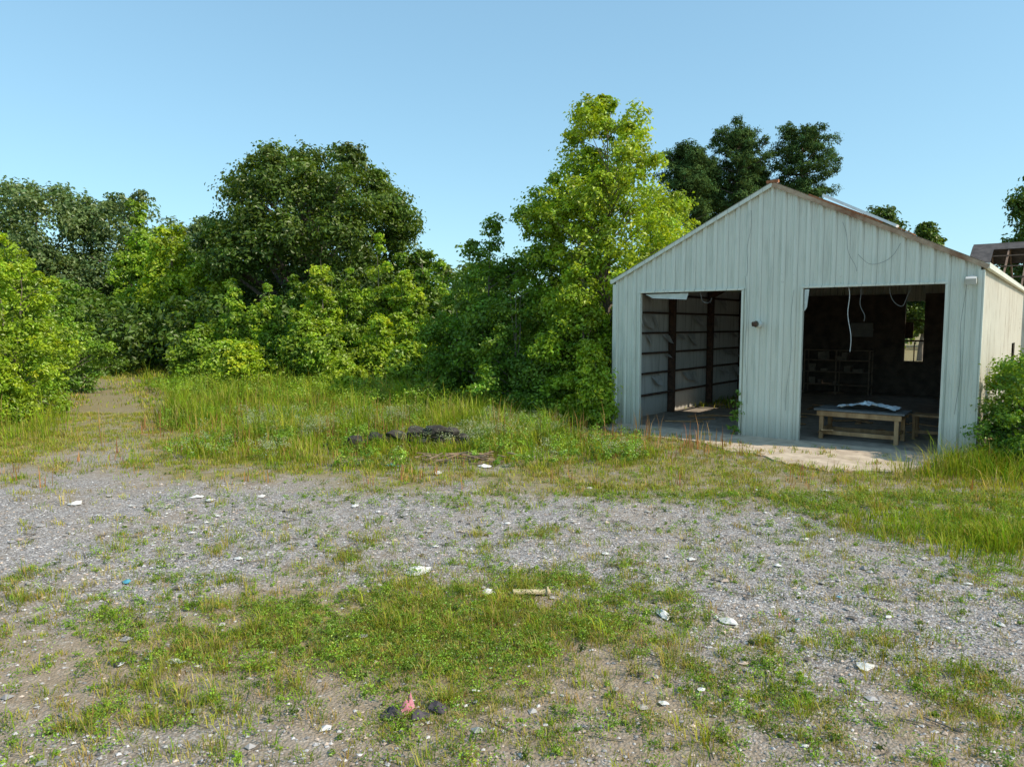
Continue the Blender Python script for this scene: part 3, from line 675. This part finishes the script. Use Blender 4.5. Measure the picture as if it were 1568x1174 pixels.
# ------------------------------------------------------------ rubble, debris, litter
rb=MB()
for k in range(130):
    xx=-2.6+rng.normal(0,.95); yy=17.1+rng.normal(0,.35); h=.42*math.exp(-((xx+2.5)/1.3)**2-((yy-17.2)/.6)**2)
    rb.hull((xx,yy,h*rng.uniform(.5,1)),rng.uniform(.06,.19),14,(1,.9,.6))
for cx,cy,cz,r in [(-1.85,17.0,.48,.30),(-1.55,17.05,.42,.24),(-2.8,16.9,.36,.25),(-3.8,17.0,.24,.22),(-2.3,17.1,.42,.26),(-3.3,17.0,.32,.2),(-1.2,17.1,.28,.18)]: rb.hull((cx,cy,cz),r,22,(1.2,.8,.6))
rb.obj("rubble_pile",simplemat("asphalt_chunk",(.022,.019,.016),(.08,.068,.056),10,.95,.8))
Cr=np.column_stack([rng.normal(-2.6,1.3,170),rng.normal(16.5,.25,170)])
tufts("rubble_weeds",Cr,15,lambda x,y:.30+0*x,.016,.14,PAL,[5,7,4.5,2.0,.6],(.1,.8),.5)
wd=MB()
for k in range(38):
    xx=-1.15+rng.normal(0,.42); yy=15.4+rng.normal(0,.25); l=rng.uniform(.15,.6); a=rng.uniform(-.8,.8)
    wd.box((xx,yy,.04+rng.uniform(0,.16)),(l,rng.uniform(.02,.07),.02),Matrix.Rotation(a,3,'Z')@Matrix.Rotation(rng.uniform(-.25,.25),3,'Y'))
wd.obj("wood_debris",simplemat("grey_wood",(.11,.07,.045),(.36,.25,.16),6,.9,.3))
pk=MB(); pk.box((.22,7.7,.045),(.42,.08,.03),Matrix.Rotation(.08,3,'Z')@Matrix.Rotation(.03,3,'Y')); pk.box((.40,7.72,.06),(.02,.13,.03)); pk.obj("wooden_plank",M_wood2,None,.004)
def scrap(mb,x,y,r,fl=.35):
    n=9; b=mb.n; zc=float(hgt(x,y))+.02
    mb.V.append((x,y,zc+r*fl))
    th=rng.uniform(0,6); el=rng.uniform(.45,1.0); ro=rng.uniform(0,3.14)
    for rr,zf in((.55,.5),(1,0)):
        for k in range(n):
            a=th+k*6.283/n; q=r*rr*rng.uniform(.65,1.3); u=math.cos(a)*q; v=math.sin(a)*q*el
            mb.V.append((x+u*math.cos(ro)-v*math.sin(ro),y+u*math.sin(ro)+v*math.cos(ro),zc+r*fl*zf*rng.uniform(.3,1.4)))
    for k in range(n):
        mb.F.append((b,b+1+k,b+1+(k+1)%n)); mb.F.append((b+1+k,b+1+n+k,b+1+n+(k+1)%n,b+1+(k+1)%n))
    mb.n+=1+2*n
wl=MB()
for x_,y_,r in [(-1.14,8.45,.17),(-.27,7.75,.11),(-.32,7.2,.06),(1.56,7.1,.13),(2.2,6.95,.10),(3.1,6.0,.09),(-3.0,6.1,.08),(-3.45,6.05,.04),(-7.3,11.7,.12),(-2.6,11.6,.09),(-5.2,12.0,.08),(2.3,8.9,.06),(3.3,8.6,.05),(-.3,5.6,.035),(-1.5,14.2,.12),(-.6,14.9,.15),(4.1,9.7,.06),(-3.5,8.9,.07),(4.9,6.9,.06),(-5.5,12.2,.12),(-4.4,12.3,.10),(1.2,5.4,.04)]:
    scrap(wl,x_,y_,r)
for k in range(70):
    y_=rng.uniform(4.8,13); scrap(wl,rng.uniform(-.7,.7)*y_,y_,(.012+.04*rng.random()**2)*(y_/9)**.3)
wl.obj("white_litter",simplemat("paper_white",(.55,.52,.47),(.8,.78,.74),5,.8,.3))
gl_=MB()
for k in range(110):
    y_=rng.uniform(4.8,13); scrap(gl_,rng.uniform(-.7,.7)*y_,y_,(.015+.05*rng.random()**2)*(y_/9)**.3)
gl_.obj("grey_litter",simplemat("dull_scrap",(.24,.21,.18),(.50,.46,.41),3,.9,.3))
bl=MB()
for x_,y_,r in [(-4.5,8.1,.07),(-2.6,15.0,.12),(-2.4,14.9,.05),(-.4,7.3,.05),(2.9,7.0,.03),(3.6,7.6,.03)]: scrap(bl,x_,y_,r)
bl.obj("blue_litter",simplemat("blue_plastic",(.05,.25,.35),(.12,.4,.5),8,.5,.3))
pk=MB(); scrap(pk,-.83,5.33,.07,1.3); scrap(pk,-.80,5.38,.05,2.4); scrap(pk,2.75,7.1,.025,1); pk.obj("pink_rag",simplemat("pink_cloth",(.45,.12,.17),(.65,.34,.36),9,.8,.4))
pk=MB(); scrap(pk,-.92,5.25,.10,.8); scrap(pk,-.72,5.24,.08,.7); scrap(pk,-.58,5.36,.10,.5); pk.obj("dark_rag",simplemat("dark_cloth",(.04,.035,.04),(.13,.10,.11),9,.8,.4))
dk=MB()
for k in range(90):
    y_=rng.uniform(4.8,12); scrap(dk,rng.uniform(-.7,.7)*y_,y_,rng.uniform(.012,.05),.3)
dk.obj("dark_litter",simplemat("dark_scrap",(.05,.04,.035),(.16,.13,.10),9,.9,.4))
st=MB()
for k in range(130):
    y_=rng.uniform(4.7,13.5); x_=rng.uniform(-.72,.72)*y_; l=rng.uniform(.06,.38); a=rng.uniform(0,3.14)
    p=np.array([x_,y_,float(hgt(x_,y_))+.02]); d=np.array([math.cos(a),math.sin(a),0])*l
    st.tube([p,p+d*.5+rng.normal(0,.012,3)*np.array([1,1,.3]),p+d],rng.uniform(.003,.008),4)
st.obj("fallen_twigs",M_bark)
fe=empty("field_fence",(-34,47,0)); f1=MB()
for k in range(7): f1.box((k*2.4,-k*.15,.6),(.09,.09,1.2))
for zz_ in(.45,.8,1.1): f1.tube([(0,0,zz_),(7.2,-.45,zz_-.02),(14.4,-.9,zz_)],.025,5)
f1.obj("posts_and_rails",simplemat("fence_grey",(.2,.19,.17),(.35,.33,.3),6,.9,.2),fe)

# ------------------------------------------------------------ light, sky, camera
EL=42; AZ=math.atan2(.912,-.41)
sun=bpy.data.lights.new("sun",'SUN'); sun.energy=4.9; sun.angle=math.radians(.55); sun.color=(1,.90,.75)
so=bpy.data.objects.new("sun",sun); coll.objects.link(so)
dv=Vector((math.sin(AZ)*math.cos(math.radians(EL)),math.cos(AZ)*math.cos(math.radians(EL)),math.sin(math.radians(EL))))
so.rotation_euler=dv.to_track_quat('Z','Y').to_euler(); so.location=dv*60
w=bpy.data.worlds.new("World"); scene.world=w; w.use_nodes=True; nt=w.node_tree
bg=nt.nodes["Background"]; sk=nt.nodes.new("ShaderNodeTexSky"); sk.sky_type='NISHITA'; sk.sun_disc=False
sk.sun_elevation=math.radians(EL); sk.sun_rotation=AZ; sk.altitude=50; sk.air_density=1.0; sk.dust_density=.6; sk.ozone_density=1.2
gm=nt.nodes.new("ShaderNodeGamma"); gm.inputs[1].default_value=.55
mx=nt.nodes.new("ShaderNodeMix"); mx.data_type='RGBA'; mx.blend_type='MULTIPLY'; mx.inputs[0].default_value=1; mx.inputs[7].default_value=(1.68,2.43,2.68,1)
nt.links.new(sk.outputs[0],gm.inputs[0]); nt.links.new(gm.outputs[0],mx.inputs[6]); nt.links.new(mx.outputs[2],bg.inputs[0]); bg.inputs[1].default_value=.15
cam=bpy.data.cameras.new("camera"); cam.sensor_width=36; cam.lens=24.98; cam.clip_end=9000; cam.clip_start=.05
co=bpy.data.objects.new("camera",cam); coll.objects.link(co); co.location=(0,0,3); co.rotation_euler=(math.radians(90-4.68),0,0)
scene.camera=co
scene.view_settings.view_transform='Standard'; scene.view_settings.look='None'; scene.view_settings.exposure=0
